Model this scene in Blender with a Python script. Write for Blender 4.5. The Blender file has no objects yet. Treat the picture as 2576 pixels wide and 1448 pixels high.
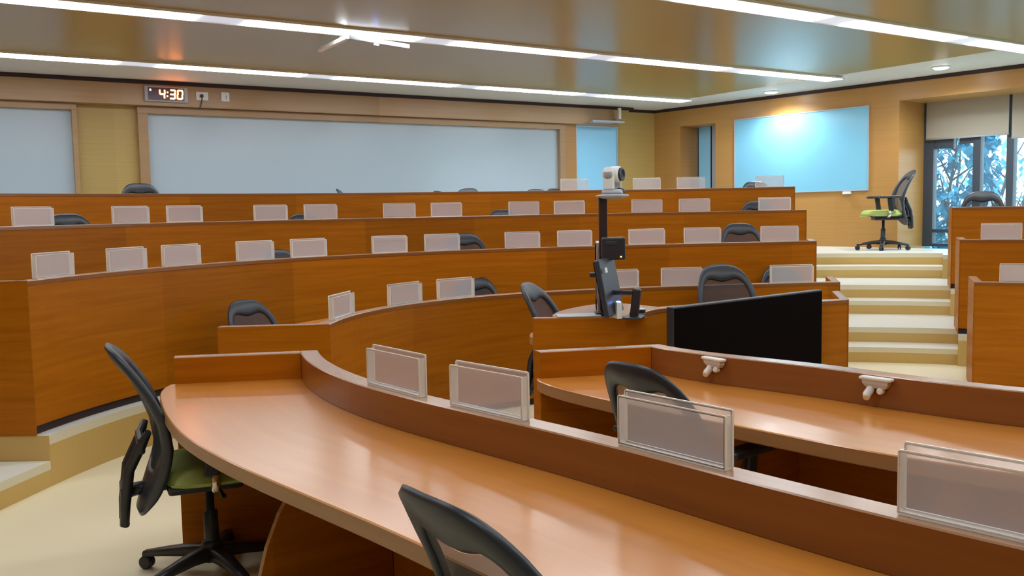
import bpy, bmesh, math, random
import numpy as np
from mathutils import Vector, Matrix
random.seed(7)
PI = math.pi
scene = bpy.context.scene
C = scene.collection

# ------------------------------------------------------------------ camera (f in pixels of the 2576 x 1448 frame)
F = 2350.0
HC, ROLL = 528.7086, 0.0181
EYE = 1.5742                      # eye height above the flat floor (z = 0)
_p = math.atan((724 - HC) / F); _t = math.atan(ROLL)
FW = np.array([0, math.cos(_p), -math.sin(_p)]); _U = np.array([0, math.sin(_p), math.cos(_p)]); _R = np.array([1., 0, 0])
RT = math.cos(_t) * _R - math.sin(_t) * _U
UP = math.sin(_t) * _R + math.cos(_t) * _U
def proj(p):
    q = np.array([p[0], p[1], p[2] - EYE]); d = q @ FW
    return 1288 + F * (q @ RT) / d, 724 - F * (q @ UP) / d, d
def ray(px, py):
    return FW + (px - 1288) / F * RT - (py - 724) / F * UP
def on_z(px, py, z):
    v = ray(px, py); k = (z - EYE) / v[2]
    return Vector((v[0] * k, v[1] * k, z))
def on_wall(px, py, o, t):        # vertical plane through o along t -> (s, z)
    v = ray(px, py); n = (-t[1], t[0])
    k = (o[0] * n[0] + o[1] * n[1]) / (v[0] * n[0] + v[1] * n[1])
    return (v[0] * k - o[0]) * t[0] + (v[1] * k - o[1]) * t[1], EYE + v[2] * k
def at_depth(px, py, d):
    v = ray(px, py); return Vector((v[0] * d, v[1] * d, EYE + v[2] * d))

cd = bpy.data.cameras.new('camera'); cam = bpy.data.objects.new('camera', cd); C.objects.link(cam)
cd.sensor_width = 36; cd.lens = 36 * F / 2576; cd.clip_end = 300
M = Matrix.Identity(4)
for i in range(3):
    M[i][0] = RT[i]; M[i][1] = UP[i]; M[i][2] = -FW[i]
M[2][3] = EYE
cam.matrix_world = M
scene.camera = cam

# ------------------------------------------------------------------ materials
def nt(name):
    m = bpy.data.materials.new(name); m.use_nodes = True
    return m, m.node_tree.nodes, m.node_tree.links, m.node_tree.nodes['Principled BSDF']
def plain(name, col, rough=.5, metal=0., spec=.5, bump=0., bscale=60., coat=0.):
    m, n, l, b = nt(name)
    b.inputs['Base Color'].default_value = (*col, 1); b.inputs['Roughness'].default_value = rough
    b.inputs['Metallic'].default_value = metal; b.inputs['Specular IOR Level'].default_value = spec
    b.inputs['Coat Weight'].default_value = coat; b.inputs['Coat Roughness'].default_value = .08
    if bump:
        tc = n.new('ShaderNodeTexCoord'); nz = n.new('ShaderNodeTexNoise'); nz.inputs['Scale'].default_value = bscale
        nz.inputs['Detail'].default_value = 4
        bp = n.new('ShaderNodeBump'); bp.inputs['Strength'].default_value = bump; bp.inputs['Distance'].default_value = .004
        l.new(tc.outputs['Object'], nz.inputs['Vector']); l.new(nz.outputs['Fac'], bp.inputs['Height']); l.new(bp.outputs['Normal'], b.inputs['Normal'])
    return m
def wood(name, dark, light, rough=.3, gx=1.2, gy=26., seam=1.25, vary=.16, spec=.5, coat=0., vertical=False):
    m, n, l, b = nt(name)
    uv = n.new('ShaderNodeUVMap'); uv.uv_map = 'UVMap'
    mp = n.new('ShaderNodeMapping'); mp.inputs['Scale'].default_value = (gy, gx, 1) if vertical else (gx, gy, 1)
    nz = n.new('ShaderNodeTexNoise'); nz.inputs['Scale'].default_value = 1.; nz.inputs['Detail'].default_value = 5; nz.inputs['Roughness'].default_value = .6
    nz.inputs['Distortion'].default_value = .5
    l.new(uv.outputs['UV'], mp.inputs['Vector']); l.new(mp.outputs['Vector'], nz.inputs['Vector'])
    cr = n.new('ShaderNodeValToRGB'); cr.color_ramp.elements[0].position = .3; cr.color_ramp.elements[1].position = .7
    cr.color_ramp.elements[0].color = (*dark, 1); cr.color_ramp.elements[1].color = (*light, 1)
    l.new(nz.outputs['Fac'], cr.inputs['Fac'])
    sx = n.new('ShaderNodeSeparateXYZ'); l.new(uv.outputs['UV'], sx.inputs['Vector'])
    dv = n.new('ShaderNodeMath'); dv.operation = 'DIVIDE'; dv.inputs[1].default_value = seam; l.new(sx.outputs['X'], dv.inputs[0])
    fl = n.new('ShaderNodeMath'); fl.operation = 'FLOOR'; l.new(dv.outputs[0], fl.inputs[0])
    wn = n.new('ShaderNodeTexWhiteNoise'); wn.noise_dimensions = '1D'; l.new(fl.outputs[0], wn.inputs['W'])
    mr = n.new('ShaderNodeMapRange'); mr.inputs['To Min'].default_value = 1 - vary; mr.inputs['To Max'].default_value = 1 + vary
    l.new(wn.outputs['Value'], mr.inputs['Value'])
    mx = n.new('ShaderNodeMix'); mx.data_type = 'RGBA'; mx.blend_type = 'MULTIPLY'; mx.inputs['Factor'].default_value = 1
    l.new(cr.outputs['Color'], mx.inputs[6]); l.new(mr.outputs['Result'], mx.inputs[7])
    l.new(mx.outputs[2], b.inputs['Base Color'])
    b.inputs['Roughness'].default_value = rough; b.inputs['Specular IOR Level'].default_value = spec
    b.inputs['Coat Weight'].default_value = coat; b.inputs['Coat Roughness'].default_value = .18
    return m
def emis(name, col, s):
    m, n, l, b = nt(name)
    b.inputs['Base Color'].default_value = (.8, .8, .8, 1); b.inputs['Emission Color'].default_value = (*col, 1); b.inputs['Emission Strength'].default_value = s
    return m
def clear(name, col, opac, rough=.1, spec=.5):
    m, n, l, b = nt(name)
    b.inputs['Base Color'].default_value = (*col, 1); b.inputs['Roughness'].default_value = rough; b.inputs['Specular IOR Level'].default_value = spec
    tr = n.new('ShaderNodeBsdfTransparent'); mx = n.new('ShaderNodeMixShader'); mx.inputs['Fac'].default_value = opac
    l.new(tr.outputs[0], mx.inputs[1]); l.new(b.outputs[0], mx.inputs[2]); l.new(mx.outputs[0], n['Material Output'].inputs['Surface'])
    return m
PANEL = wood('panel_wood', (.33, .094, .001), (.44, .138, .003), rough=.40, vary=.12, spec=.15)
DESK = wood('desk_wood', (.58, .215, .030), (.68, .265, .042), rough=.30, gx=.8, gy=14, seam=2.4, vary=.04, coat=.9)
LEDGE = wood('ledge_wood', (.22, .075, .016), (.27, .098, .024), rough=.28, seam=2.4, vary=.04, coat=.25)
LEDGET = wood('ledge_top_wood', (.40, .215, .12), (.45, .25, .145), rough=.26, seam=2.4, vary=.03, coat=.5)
EDGEB = wood('desk_edge_wood', (.34, .17, .065), (.40, .21, .085), rough=.35, vary=.04)
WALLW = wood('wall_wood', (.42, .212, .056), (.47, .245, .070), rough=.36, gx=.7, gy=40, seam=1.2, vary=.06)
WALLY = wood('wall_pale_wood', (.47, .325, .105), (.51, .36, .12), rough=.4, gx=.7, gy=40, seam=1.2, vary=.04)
BEAM = wood('beam_wood', (.40, .245, .118), (.45, .28, .14), rough=.3, gx=.7, gy=30, seam=3.1, vary=.10)
RISER = plain('riser_stone', (.60, .40, .125), .4, bump=.05)
FLOOR = plain('floor_cream', (.90, .83, .58), .35, bump=.04, bscale=8)
TREAD = plain('tread_sky_cream', (.80, .82, .76), .3, bump=.03, bscale=8)  # whitish blue of reflected sky put into the tread colour
NOSE = plain('nosing_cream', (.72, .66, .48), .35)
PLASTER = plain('ceiling_plaster', (.66, .645, .60), .6)
TAN = plain('ceiling_lacquer', (.37, .30, .115), .24, spec=.55)
SHADOWGAP = plain('shadow_gap', (.030, .012, .012), .6)
WHITEB = plain('whiteboard', (.46, .56, .645), .16, spec=.5)
BLUEB = plain('cyan_cast_board', (.22, .55, .76), .14, spec=.6)  # cyan colour cast put into the base colour of a whiteboard
BLUEC = plain('sky_tint_board', (.32, .70, 1.0), .16, spec=.5)  # blue is reflected window sky painted into a whiteboard's colour
BLACK = plain('black_plastic', (.022, .022, .027), .38, bump=.03, bscale=300)
DARKG = plain('dark_grey_plastic', (.028, .033, .045), .4, bump=.03, bscale=300)
GREEN = plain('green_fabric', (.40, .48, .15), .9, spec=.1, bump=.25, bscale=420)
SCREEN = plain('black_screen', (.004, .002, .002), .6, spec=.02)
CHROME = plain('chrome', (.62, .55, .45), .25, metal=1)
WHITE = plain('white_plastic', (.78, .80, .80), .35)
GREYP = plain('grey_plastic', (.42, .44, .48), .35)
SILVER = plain('silver_metal', (.60, .64, .68), .3, metal=.7)
BLIND = plain('roller_blind_fabric', (.40, .375, .31), .85, bump=.1, bscale=200)
WFRAME = plain('window_frame', (.05, .065, .09), .4)
TAUPE = plain('taupe_metal', (.30, .26, .18), .4)
LAMP = emis('lamp', (.90, .95, 1.0), 9.)
DIFF = emis('diffuser', (.62, .76, 1.0), .38)
DOWN = emis('downlight_lamp', (.92, .96, 1.0), 30.)
LEDR = emis('red_led', (1.0, .16, .02), 9.)
LEDY = emis('digit_led', (1.0, .22, .03), 14.)
LEDB = emis('blue_led', (.15, .25, 1.0), 6.)
LEDW = emis('white_led', (.8, .95, 1.0), 5.)
LEDP = emis('pink_led', (1.0, .55, .6), 2.)
ACRYL = clear('acrylic_sheet', (.76, .76, .82), .36, .12)
ACEDGE = plain('acrylic_lit_edge', (1.0, .97, .90), .2)  # white stands in for light piped out at the sheet edges
ACEDGE.node_tree.nodes['Principled BSDF'].inputs['Transmission Weight'].default_value = .15
MESHF = clear('chair_mesh', (.055, .058, .070), .74, .7, .2)
GLASS = clear('window_glass', (.5, .75, .9), .10, .03)
LEAF = plain('leaf', (.03, .30, .48), .6)
LEAF2 = plain('leaf_pale', (.22, .58, .70), .6)
BARK = plain('bark', (.05, .05, .06), .8, bump=.5, bscale=30)
GRASS = plain('ground_outside', (.20, .32, .26), .9, bump=.4, bscale=6)
PALEG = plain('pale_grey', (.50, .52, .54), .35)

# ------------------------------------------------------------------ mesh builder
class MB:
    def __init__(s): s.v = []; s.f = []; s.uv = []; s.m = []; s.sm = []
    def face(s, idx, uv=None, mat=0, smooth=False):
        s.f.append(tuple(idx)); s.uv.append(uv); s.m.append(mat); s.sm.append(smooth)
    def quad(s, a, b, c, d, mat=0, uv=None):
        n = len(s.v); s.v += [tuple(a), tuple(b), tuple(c), tuple(d)]; s.face((n, n + 1, n + 2, n + 3), uv, mat)
    def bm(s, b, mat=0, smooth=False):
        n = len(s.v); b.verts.ensure_lookup_table(); b.verts.index_update()
        s.v += [tuple(v.co) for v in b.verts]
        for f in b.faces: s.face([n + v.index for v in f.verts], None, mat, smooth)
        b.free()
    def box(s, c, size, rot=None, bev=0., mat=0, seg=2):
        b = bmesh.new(); bmesh.ops.create_cube(b, size=1)
        bmesh.ops.scale(b, vec=size, verts=b.verts)
        if bev: bmesh.ops.bevel(b, geom=b.edges[:], offset=bev, segments=seg, affect='EDGES', profile=.5)
        if rot is not None: bmesh.ops.transform(b, matrix=rot.to_4x4() if len(rot) == 3 else rot, verts=b.verts)
        bmesh.ops.translate(b, vec=c, verts=b.verts)
        s.bm(b, mat, False)
    def tube(s, path, r, n=10, mat=0, cap=True):
        path = [Vector(p) for p in path]; rs = r if isinstance(r, (list, tuple)) else [r] * len(path)
        base = len(s.v); up = None
        for i, p in enumerate(path):
            t = (path[min(i + 1, len(path) - 1)] - path[max(i - 1, 0)]).normalized()
            if up is None:
                up = Vector((0, 0, 1)) if abs(t.z) < .9 else Vector((1, 0, 0))
            a = up.cross(t).normalized(); b = t.cross(a).normalized(); up = b
            for k in range(n):
                w = 2 * PI * k / n
                s.v.append(tuple(p + (a * math.cos(w) + b * math.sin(w)) * rs[i]))
        for i in range(len(path) - 1):
            for k in range(n):
                k2 = (k + 1) % n
                s.face((base + i * n + k, base + i * n + k2, base + (i + 1) * n + k2, base + (i + 1) * n + k), None, mat, True)
        if cap:
            s.face([base + k for k in range(n)][::-1], None, mat); e = base + (len(path) - 1) * n
            s.face([e + k for k in range(n)], None, mat)
    def lathe(s, prof, n=20, mat=0, o=(0, 0, 0), R=None):
        base = len(s.v); o = Vector(o)
        for r, z in prof:
            for k in range(n):
                w = 2 * PI * k / n; q = Vector((r * math.cos(w), r * math.sin(w), z))
                s.v.append(tuple(o + (R @ q if R else q)))
        for i in range(len(prof) - 1):
            for k in range(n):
                k2 = (k + 1) % n
                s.face((base + i * n + k, base + i * n + k2, base + (i + 1) * n + k2, base + (i + 1) * n + k), None, mat, True)
        s.face([base + k for k in range(n)][::-1], None, mat); e = base + (len(prof) - 1) * n
        s.face([e + k for k in range(n)], None, mat)
    def sweep(s, sec, P, V, mats=None, cap=True):
        """closed section [(offset, z)] swept along the plan polyline P; V = plan offset vector per unit offset"""
        n = len(sec); base = len(s.v); L = [0.]
        for i in range(1, len(P)): L.append(L[-1] + (Vector(P[i][:2]) - Vector(P[i - 1][:2])).length)
        per = [0.]
        for j in range(n):
            a, b = sec[j], sec[(j + 1) % n]; per.append(per[-1] + math.hypot(a[0] - b[0], a[1] - b[1]))
        for i in range(len(P)):
            for o, z in sec: s.v.append((P[i][0] + V[i][0] * o, P[i][1] + V[i][1] * o, z))
        for i in range(len(P) - 1):
            for j in range(n):
                j2 = (j + 1) % n
                s.face((base + i * n + j, base + (i + 1) * n + j, base + (i + 1) * n + j2, base + i * n + j2),
                       [(L[i], per[j]), (L[i + 1], per[j]), (L[i + 1], per[j + 1]), (L[i], per[j + 1])], mats[j] if mats else 0)
        if cap:
            for i, rev in ((0, False), (len(P) - 1, True)):
                idx = [base + i * n + j for j in range(n)]; uv = [(sec[j][0], sec[j][1]) for j in range(n)]
                s.face(idx[::-1] if rev else idx, uv[::-1] if rev else uv, mats[0] if mats else 0)
    def prism(s, poly, z0, z1, mtop=0, mside=0, mbot=None):
        n = len(poly); b = len(s.v)
        s.v += [(p[0], p[1], z0) for p in poly] + [(p[0], p[1], z1) for p in poly]
        s.face([b + n + i for i in range(n)], None, mtop); s.face([b + i for i in range(n)][::-1], None, mtop if mbot is None else mbot)
        for i in range(n):
            j = (i + 1) % n; s.face((b + i, b + j, b + n + j, b + n + i), None, mside)
    def build(s, name, mats, parent=None, bevel=0., fix=True):
        me = bpy.data.meshes.new(name); me.from_pydata(s.v, [], s.f); me.update()
        for m in (mats if isinstance(mats, (list, tuple)) else [mats]): me.materials.append(m)
        ul = me.uv_layers.new(name='UVMap')
        for i, p in enumerate(me.polygons):
            p.material_index = s.m[i]; p.use_smooth = s.sm[i]
            uv = s.uv[i]
            if uv is None:
                nx, ny, nz = (abs(c) for c in p.normal)
                uv = []
                hx, hy = p.normal.y, -p.normal.x; hl = math.hypot(hx, hy) or 1
                for vi in p.vertices:
                    x, y, z = me.vertices[vi].co
                    uv.append((x, y) if nz > .7 else ((-x * hx - y * hy) / hl, z))
            for li, q in zip(p.loop_indices, uv): ul.data[li].uv = q
        if fix:
            b = bmesh.new(); b.from_mesh(me); bmesh.ops.recalc_face_normals(b, faces=b.faces); b.to_mesh(me); b.free()
        o = bpy.data.objects.new(name, me); C.objects.link(o)
        if parent is not None: o.parent = parent
        if bevel:
            md = o.modifiers.new('Bevel', 'BEVEL'); md.width = bevel; md.segments = 2; md.limit_method = 'ANGLE'; md.angle_limit = .7
        return o
def tag(o, label=None, cat=None, group=None, kind=None):
    if label: o['label'] = label
    if cat: o['category'] = cat
    if group: o['group'] = group
    if kind: o['kind'] = kind
    return o
def thing(name, label, cat, loc=(0, 0, 0), rz=0., group=None):
    o = bpy.data.objects.new(name, None); o.empty_display_size = .1; C.objects.link(o)
    o.location = loc; o.rotation_euler = (0, 0, rz)
    return tag(o, label, cat, group)
def struct(o): o['kind'] = 'structure'; return o
def dup(root, loc, rz, label, scale=1.03, group=None):
    r = root.copy(); C.objects.link(r); r.location = loc; r.rotation_euler = (0, 0, rz); r.scale = scale if isinstance(scale, tuple) else (scale,) * 3
    r['label'] = label
    if group: r['group'] = group
    for ch in list(root.children):
        c = ch.copy(); C.objects.link(c); c.parent = r
        for g in list(ch.children):
            d = g.copy(); C.objects.link(d); d.parent = c
    return r

# ------------------------------------------------------------------ plan of the horseshoe (polar about CEN)
CEN = (2.4, 5.2)
PP = [528.7086, -0.0181, -1.5742, 0.3025, 0.9148, 3.0129, 2.902, 2.7661, 2.9798, 3.3774, 3.5172, 3.458, 3.3249, 3.3057, 3.6662, 1.5996, 1.4667, 1.5938, 1.5765, 0.1607,
      -0.007, 0.1, -0.0213, -0.0098, -0.0261, -0.0737, 0.0364, -0.0093, 0.0297, -0.063, -0.0912, 0.0729, 0.0066, 0.0199, -0.0265, 0.0089, 0.0043, 0.0396, 0.0091, -0.005,
      -0.2647, 0.0596, 0.0362, -0.1328, 0.0036, -0.0066, -0.0049, 0.0935]
PP = None or PP
KT = np.radians([50, 75, 100, 125, 150, 172, 190, 210, 230, 250])
_h = np.diff(KT); _A = np.eye(10); _b = np.zeros(10); KN = np.array(PP[5:15])
for i in range(1, 9):
    _A[i, i - 1] = _h[i - 1]; _A[i, i] = 2 * (_h[i - 1] + _h[i]); _A[i, i + 1] = _h[i]
    _b[i] = 6 * ((KN[i + 1] - KN[i]) / _h[i] - (KN[i] - KN[i - 1]) / _h[i - 1])
_Mm = np.linalg.solve(_A, _b)
def lag(t, xs, c):
    s = 0.
    for i in range(4):
        q = c[i]
        for j in range(4):
            if j != i: q = q * (t - xs[j]) / (xs[i] - xs[j])
        s += q
    return s
FA = [math.radians(a) for a in (40, 85, 130, 175)]; NA = [math.radians(a) for a in (188, 210, 232, 254)]
def RK(k, t, near=False):
    i = int(np.clip(np.searchsorted(KT, t) - 1, 0, 8)); d = t - KT[i]; hh = _h[i]
    R = KN[i] + d * ((KN[i + 1] - KN[i]) / hh - hh * (2 * _Mm[i] + _Mm[i + 1]) / 6) + d * d * _Mm[i] / 2 + d ** 3 * (_Mm[i + 1] - _Mm[i]) / (6 * hh)
    p01, p12, p23, p34, q = PP[15:20]
    if k == 0: R -= p01
    if k >= 2: R += p12 + q * (t - 2.2)
    if k >= 3: R += p23
    if k >= 4: R += p34
    if near: return R + lag(t, NA, PP[40 + 4 * k:44 + 4 * k])
    return R + lag(t, FA, PP[20 + 4 * k:24 + 4 * k])
RISE = PP[3]; LH = PP[4]; DT = LH - .125     # rise per tier, ledge height and desk height above a tier
TIER = lambda k: RISE * max(0, k - 1)
def pt(k, t, near=False):
    R = RK(k, t, near); return Vector((CEN[0] + R * math.cos(t), CEN[1] + R * math.sin(t)))
def theta_of(p): 
    a = math.atan2(p[1] - CEN[1], p[0] - CEN[0]); return a if a > 0 else a + 2 * PI
def theta_px(k, px, near=False, off=0., z=None):
    z = TIER(k) + LH if z is None else z
    ts = np.radians(np.linspace(30, 178, 500) if not near else np.linspace(186, 262, 400)); best = None
    prev = None
    for t in ts:
        p = pt(k, t, near); q = (p - Vector(CEN)).normalized() * off + p
        x = proj((q.x, q.y, z))[0] - px
        if prev is not None and prev[1] * x <= 0: return prev[0] + (t - prev[0]) * prev[1] / (prev[1] - x + 1e-12)
        prev = (t, x)
    return None
DD = .72                                     # desk depth from the front face
class Row:
    """front curve between two ends; V = plan vector per metre of offset away from the well"""
    def __init__(s, k, t0, t1, near=False, c0=None, v0=None, v1=None, n=60, blend=.9):
        s.k = k; s.z = TIER(k); s.near = near
        ts = [t0 + (t1 - t0) * i / n for i in range(n + 1)]
        P = [pt(k, t, near) for t in ts]
        if c0 is not None:
            d = Vector(c0) - P[0]
            for i in range(n + 1):
                w = max(0., 1 - abs(ts[i] - t0) / math.radians(22)); P[i] = P[i] + d * (w * w)
        s.P = P; s.L = [0.]
        for i in range(1, n + 1): s.L.append(s.L[-1] + (P[i] - P[i - 1]).length)
        s.T = []; s.N = []
        for i in range(n + 1):
            t = (P[min(i + 1, n)] - P[max(i - 1, 0)]).normalized(); s.T.append(t)
            nn = Vector((-t.y, t.x))
            if nn.dot(P[i] - Vector(CEN)) < 0: nn = -nn
            s.N.append(nn)
        s.V = [v.copy() for v in s.N]
        for vv, end in ((v0, 0), (v1, 1)):
            if vv is None: continue
            vv = Vector(vv)
            for i in range(n + 1):
                a = s.L[i] if end == 0 else s.L[-1] - s.L[i]
                w = max(0., 1 - a / blend); w = w * w * (3 - 2 * w)
                s.V[i] = s.V[i] * (1 - w) + vv * w
    def at(s, f):                             # position, V, tangent at fraction of length
        a = f * s.L[-1]; i = min(max(int(np.searchsorted(s.L, a)) - 1, 0), len(s.P) - 2)
        w = (a - s.L[i]) / (s.L[i + 1] - s.L[i]); m = lambda A: A[i] * (1 - w) + A[i + 1] * w
        return m(s.P), m(s.V), m(s.T).normalized()
    def frac_px(s, px, off, z):
        prev = None
        for j in range(401):
            p, v, _ = s.at(j / 400); q = p + v * off; x = proj((q.x, q.y, z))[0] - px
            if prev is not None and prev[1] * x <= 0: return (j - 1 + prev[1] / (prev[1] - x + 1e-12)) / 400
            prev = (j, x)
        return None

def desk_row(row, name_label, ends=(True, True), support=(), group=None, counter=False):
    """a run of curved desks: front panel, plinth, ledge, desk top, ends and supports"""
    z = row.z; zt = z + LH; zd = z + DT
    root = thing('desk_row', name_label, 'desk', (0, 0, 0), 0, group)
    P, V = row.P, row.V
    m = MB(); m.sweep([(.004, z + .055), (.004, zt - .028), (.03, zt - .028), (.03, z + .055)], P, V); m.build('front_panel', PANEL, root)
    m = MB(); m.sweep([(.03, z), (.03, z + .055), (.05, z + .055), (.05, z)], P, V); m.build('plinth', SHADOWGAP, root)
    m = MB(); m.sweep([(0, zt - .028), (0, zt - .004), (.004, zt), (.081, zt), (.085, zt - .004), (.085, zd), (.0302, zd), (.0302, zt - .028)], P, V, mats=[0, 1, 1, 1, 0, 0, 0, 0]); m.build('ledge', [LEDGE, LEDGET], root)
    # desk top, its outer end rounded
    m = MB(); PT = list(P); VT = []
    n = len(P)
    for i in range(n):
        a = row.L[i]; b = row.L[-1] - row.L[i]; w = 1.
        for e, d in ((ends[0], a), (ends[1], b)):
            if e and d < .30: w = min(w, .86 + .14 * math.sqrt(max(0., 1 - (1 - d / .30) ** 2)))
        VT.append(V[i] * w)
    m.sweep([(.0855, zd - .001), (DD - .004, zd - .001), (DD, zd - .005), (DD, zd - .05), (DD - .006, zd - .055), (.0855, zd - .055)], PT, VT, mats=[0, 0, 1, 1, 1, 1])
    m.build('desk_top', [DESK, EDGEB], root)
    for e, flag in ((0, ends[0]), (1, ends[1])):
        if not flag: continue
        i = 0 if e == 0 else -1
        a = P[i]; v = V[i]; inw = (row.T[i] if e == 0 else -row.T[i])
        pa = a + v * .0860; pb = a + v * (.685 if counter else .66)
        inv = [inw, inw]
        m = MB(); m.sweep([(0, zd - .056), (0, zt - .004), (.004, zt), (.058, zt), (.062, zt - .004), (.062, zd - .056)], [pa, pb], inv, mats=[0, 1, 1, 1, 0, 0])
        m.sweep([(-.006, z), (-.006, zt - .001), (-.0005, zt - .001), (-.0005, z)], [a, pb], inv, mats=[0, 1, 0, 0])
        m.sweep([(0, z), (0, zd - .056), (.062, zd - .056), (.062, z)], [a + v * .0860, pb], inv); m.sweep([(0, z), (0, z + .0558), (.062, z + .0558), (.062, z)], [a + v * .0505, a + v * .0858], inv)
        m.sweep([(0, z + .056), (0, zd - .0005), (.062, zd - .0005), (.062, z + .056)], [a + v * .0303, a + v * .0858], inv)
        m.build('end_panel', [PANEL, LEDGET], root)
    for f in support:
        p, v, t = row.at(f)
        m = MB(); poly = [(.034, zd - .056), (.034, z + .001)]
        for q in range(9):
            w = q / 8 * PI / 2; poly.append((.20 + .40 * math.cos(w), z + .001 + (zd - .057 - z) * math.sin(w)))
        b = len(m.v); vn = v.normalized()
        for sgn in (-.0125, .0125):
            for o, zz in poly: q = p + vn * o + t * sgn; m.v.append((q.x, q.y, zz))
        k = len(poly); m.face([b + j for j in range(k)]); m.face([b + k + j for j in range(k)][::-1])
        for j in range(k): m.face((b + j, b + (j + 1) % k, b + k + (j + 1) % k, b + k + j), None, 1)
        m.build('support_panel', [PANEL, EDGEB], root)
    if counter:
        m = MB(); i1 = next(i for i in range(n) if row.L[i] > .62)
        m.sweep([(.086, zt - .03), (.086, zt), (.56, zt), (.56, zt - .03)], P[2:i1], V[2:i1]); m.build('counter_top', LEDGET, root)
    return root

# ends of the rows
VL = Vector((-1.0, -.02))
AL = Vector((.24, .97)).normalized(); AR = Vector((.38, .92)).normalized()     # along the right-hand stair aisle
def end_theta(k, px): return theta_px(k, px)
tl = {0: theta_of((.80, 5.63)), 1: theta_of((-1.094, 5.558)), 2: theta_px(2, 70), 3: math.radians(174), 4: math.radians(174)}
tr = {0: theta_px(0, 2134), 1: theta_px(1, 2112), 2: theta_px(2, 2053), 3: theta_px(3, 2028), 4: theta_px(4, 1999)}
tq = {1: theta_px(1, 2452), 2: theta_px(2, 2416), 3: theta_px(3, 2396)}
far = {0: Row(0, tl[0], tr[0], c0=(.815, 5.63), v0=Vector((-1, .06)), v1=AL, blend=.7),
       1: Row(1, tl[1], tr[1], c0=(-1.094, 5.558), v0=Vector((-1, -.06)), v1=AL),
       2: Row(2, tl[2], tr[2], v0=Vector((-1, .03)), v1=AL),
       3: Row(3, tl[3], tr[3], v1=AL), 4: Row(4, tl[4], tr[4], v1=AL)}
rgt = {k: Row(k, tq[k], math.radians(36 if k > 1 else 30), v0=AR, n=24) for k in (1, 2, 3)}
nrow = {1: Row(1, theta_of((-.948, 4.50)), math.radians(262), True, c0=(-.948, 4.50), v0=Vector((-1, -.15))),
        0: Row(0, theta_of((.7125, 4.494)), math.radians(266), True, c0=(.7125, 4.494), v0=Vector((-.93, -.19)), blend=.8)}
DG = 'curved desk rows of the horseshoe'
desk_row(far[4], 'long curved desk row highest up, right below the long whiteboard', (False, True), (), DG)
desk_row(far[3], 'long curved desk row on the second highest tier, behind the camera pole', (False, True), (), DG)
desk_row(far[2], 'long curved desk row whose corner and tall front panel stand at far left', (True, True), (), DG)
desk_row(far[1], 'long curved desk row on the lowest tier across the aisle, facing the camera', (True, True), (.3, .6), DG)
desk_row(far[0], 'short desk row behind the black television, with camera pole on its end', (True, True), (.5,), DG, counter=True)
desk_row(nrow[1], 'large foreground desk row with glossy top and dark raised ledge', (True, False), (.25, .5, .78), DG)
desk_row(nrow[0], 'orange lit desk row with two white clips on its raised ledge', (True, False), (.36, .7), DG)
desk_row(rgt[1], 'desk end at the right edge, lowest one right of the stairs', (True, False), (), DG)
desk_row(rgt[2], 'desk end right of the stairs, middle one of three tiers', (True, False), (), DG)
desk_row(rgt[3], 'desk end right of the stairs, highest one, in front of the window', (True, False), (), DG)

# ------------------------------------------------------------------ room shell
A0 = Vector((-6.309, 11.794)); K0 = Vector((2.888, 17.701)); B3 = Vector((6.903, 12.693))
ta = (K0 - A0).normalized(); tb = (B3 - K0).normalized()
na = Vector((-ta.y, ta.x)); nb = Vector((-tb.y, tb.x))
if nb.dot(K0) < 0: nb = -nb
if na.dot(K0) < 0: na = -na
ZC = 1.83 + EYE                                # ceiling height
RE = .22                                       # beam depth in front of the back wall
KC = K0.copy()
# back wall line is RE behind the beam face; its corner with the right wall
WA = K0 + na * RE
_den = ta.x * tb.y - ta.y * tb.x
_s = ((K0.x - WA.x) * tb.y - (K0.y - WA.y) * tb.x) / _den
KW = WA + ta * _s
LA, LB = 16.0, 21.0
cA = KW - ta * LA; cB = KW + tb * LB; cD = cA + tb * LB
def wall_quad(name, a, b, z0, z1, mat, thick, nrm):
    m = MB(); m.prism([a, b, b + nrm * thick, a + nrm * thick], z0, z1); return struct(m.build(name, mat))
wall_quad('wall_back', KW - ta * LA, KW + ta * .0, 0, ZC, WALLY, .2, na)
wall_quad('wall_left', cA, cD, 0, ZC, WALLW, .2, (cA - KW).normalized())
wall_quad('wall_front', cD, cB, 0, ZC, WALLW, .2, (cB - KW).normalized())
def wp(px, py, o=K0, t=tb): return on_wall(px, py, o, t)
# right wall with niche and window opening (s measured from K0 along tb)
sK = (KW - K0).dot(tb)
sn0, zn = wp(1711, 318); sn1, _ = wp(1800, 303)
sw, zb = wp(2263, 252); zb2 = wp(2576, 220)[1]; zb = (zb + zb2) / 2
ZL = TIER(4)
def pB(s, o=0.): return K0 + tb * s + nb * o
m = MB()
def wbox(s0, s1, z0, z1, o0=0., o1=.82, mat=0): m.prism([pB(s0, o0), pB(s1, o0), pB(s1, o1), pB(s0, o1)], z0, z1, mat, mat)
wbox(sK, sn0, 0, ZC); wbox(sn0, sn1, zn, ZC); wbox(sn1, sw, 0, ZC); wbox(sw, 13.2, zb, ZC); wbox(13.2, LB, 0, ZC)
wbox(sn0 - .3, sn1 + .3, 0, ZC, .52, .80)
struct(m.build('wall_right', WALLW))
# niche panels
m = MB(); m.prism([pB(sn0 + .002, .505), pB(sn1 + .9, .505), pB(sn1 + .9, .519), pB(sn0 + .002, .519)], ZL + .3, zn - .05)
# floor
m = MB(); m.prism([cA, cB + (cB - cA).normalized() * 2, cD + (cB - cA).normalized() * 0, ], 0, 0) if False else None
m = MB(); ext = .3
m.prism([KW + na * ext + nb * ext, cA - ta * ext + na * ext, cD - ta * ext + tb * ext, cB + tb * ext + nb * ext], -.12, 0)
struct(m.build('floor', FLOOR))
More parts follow.
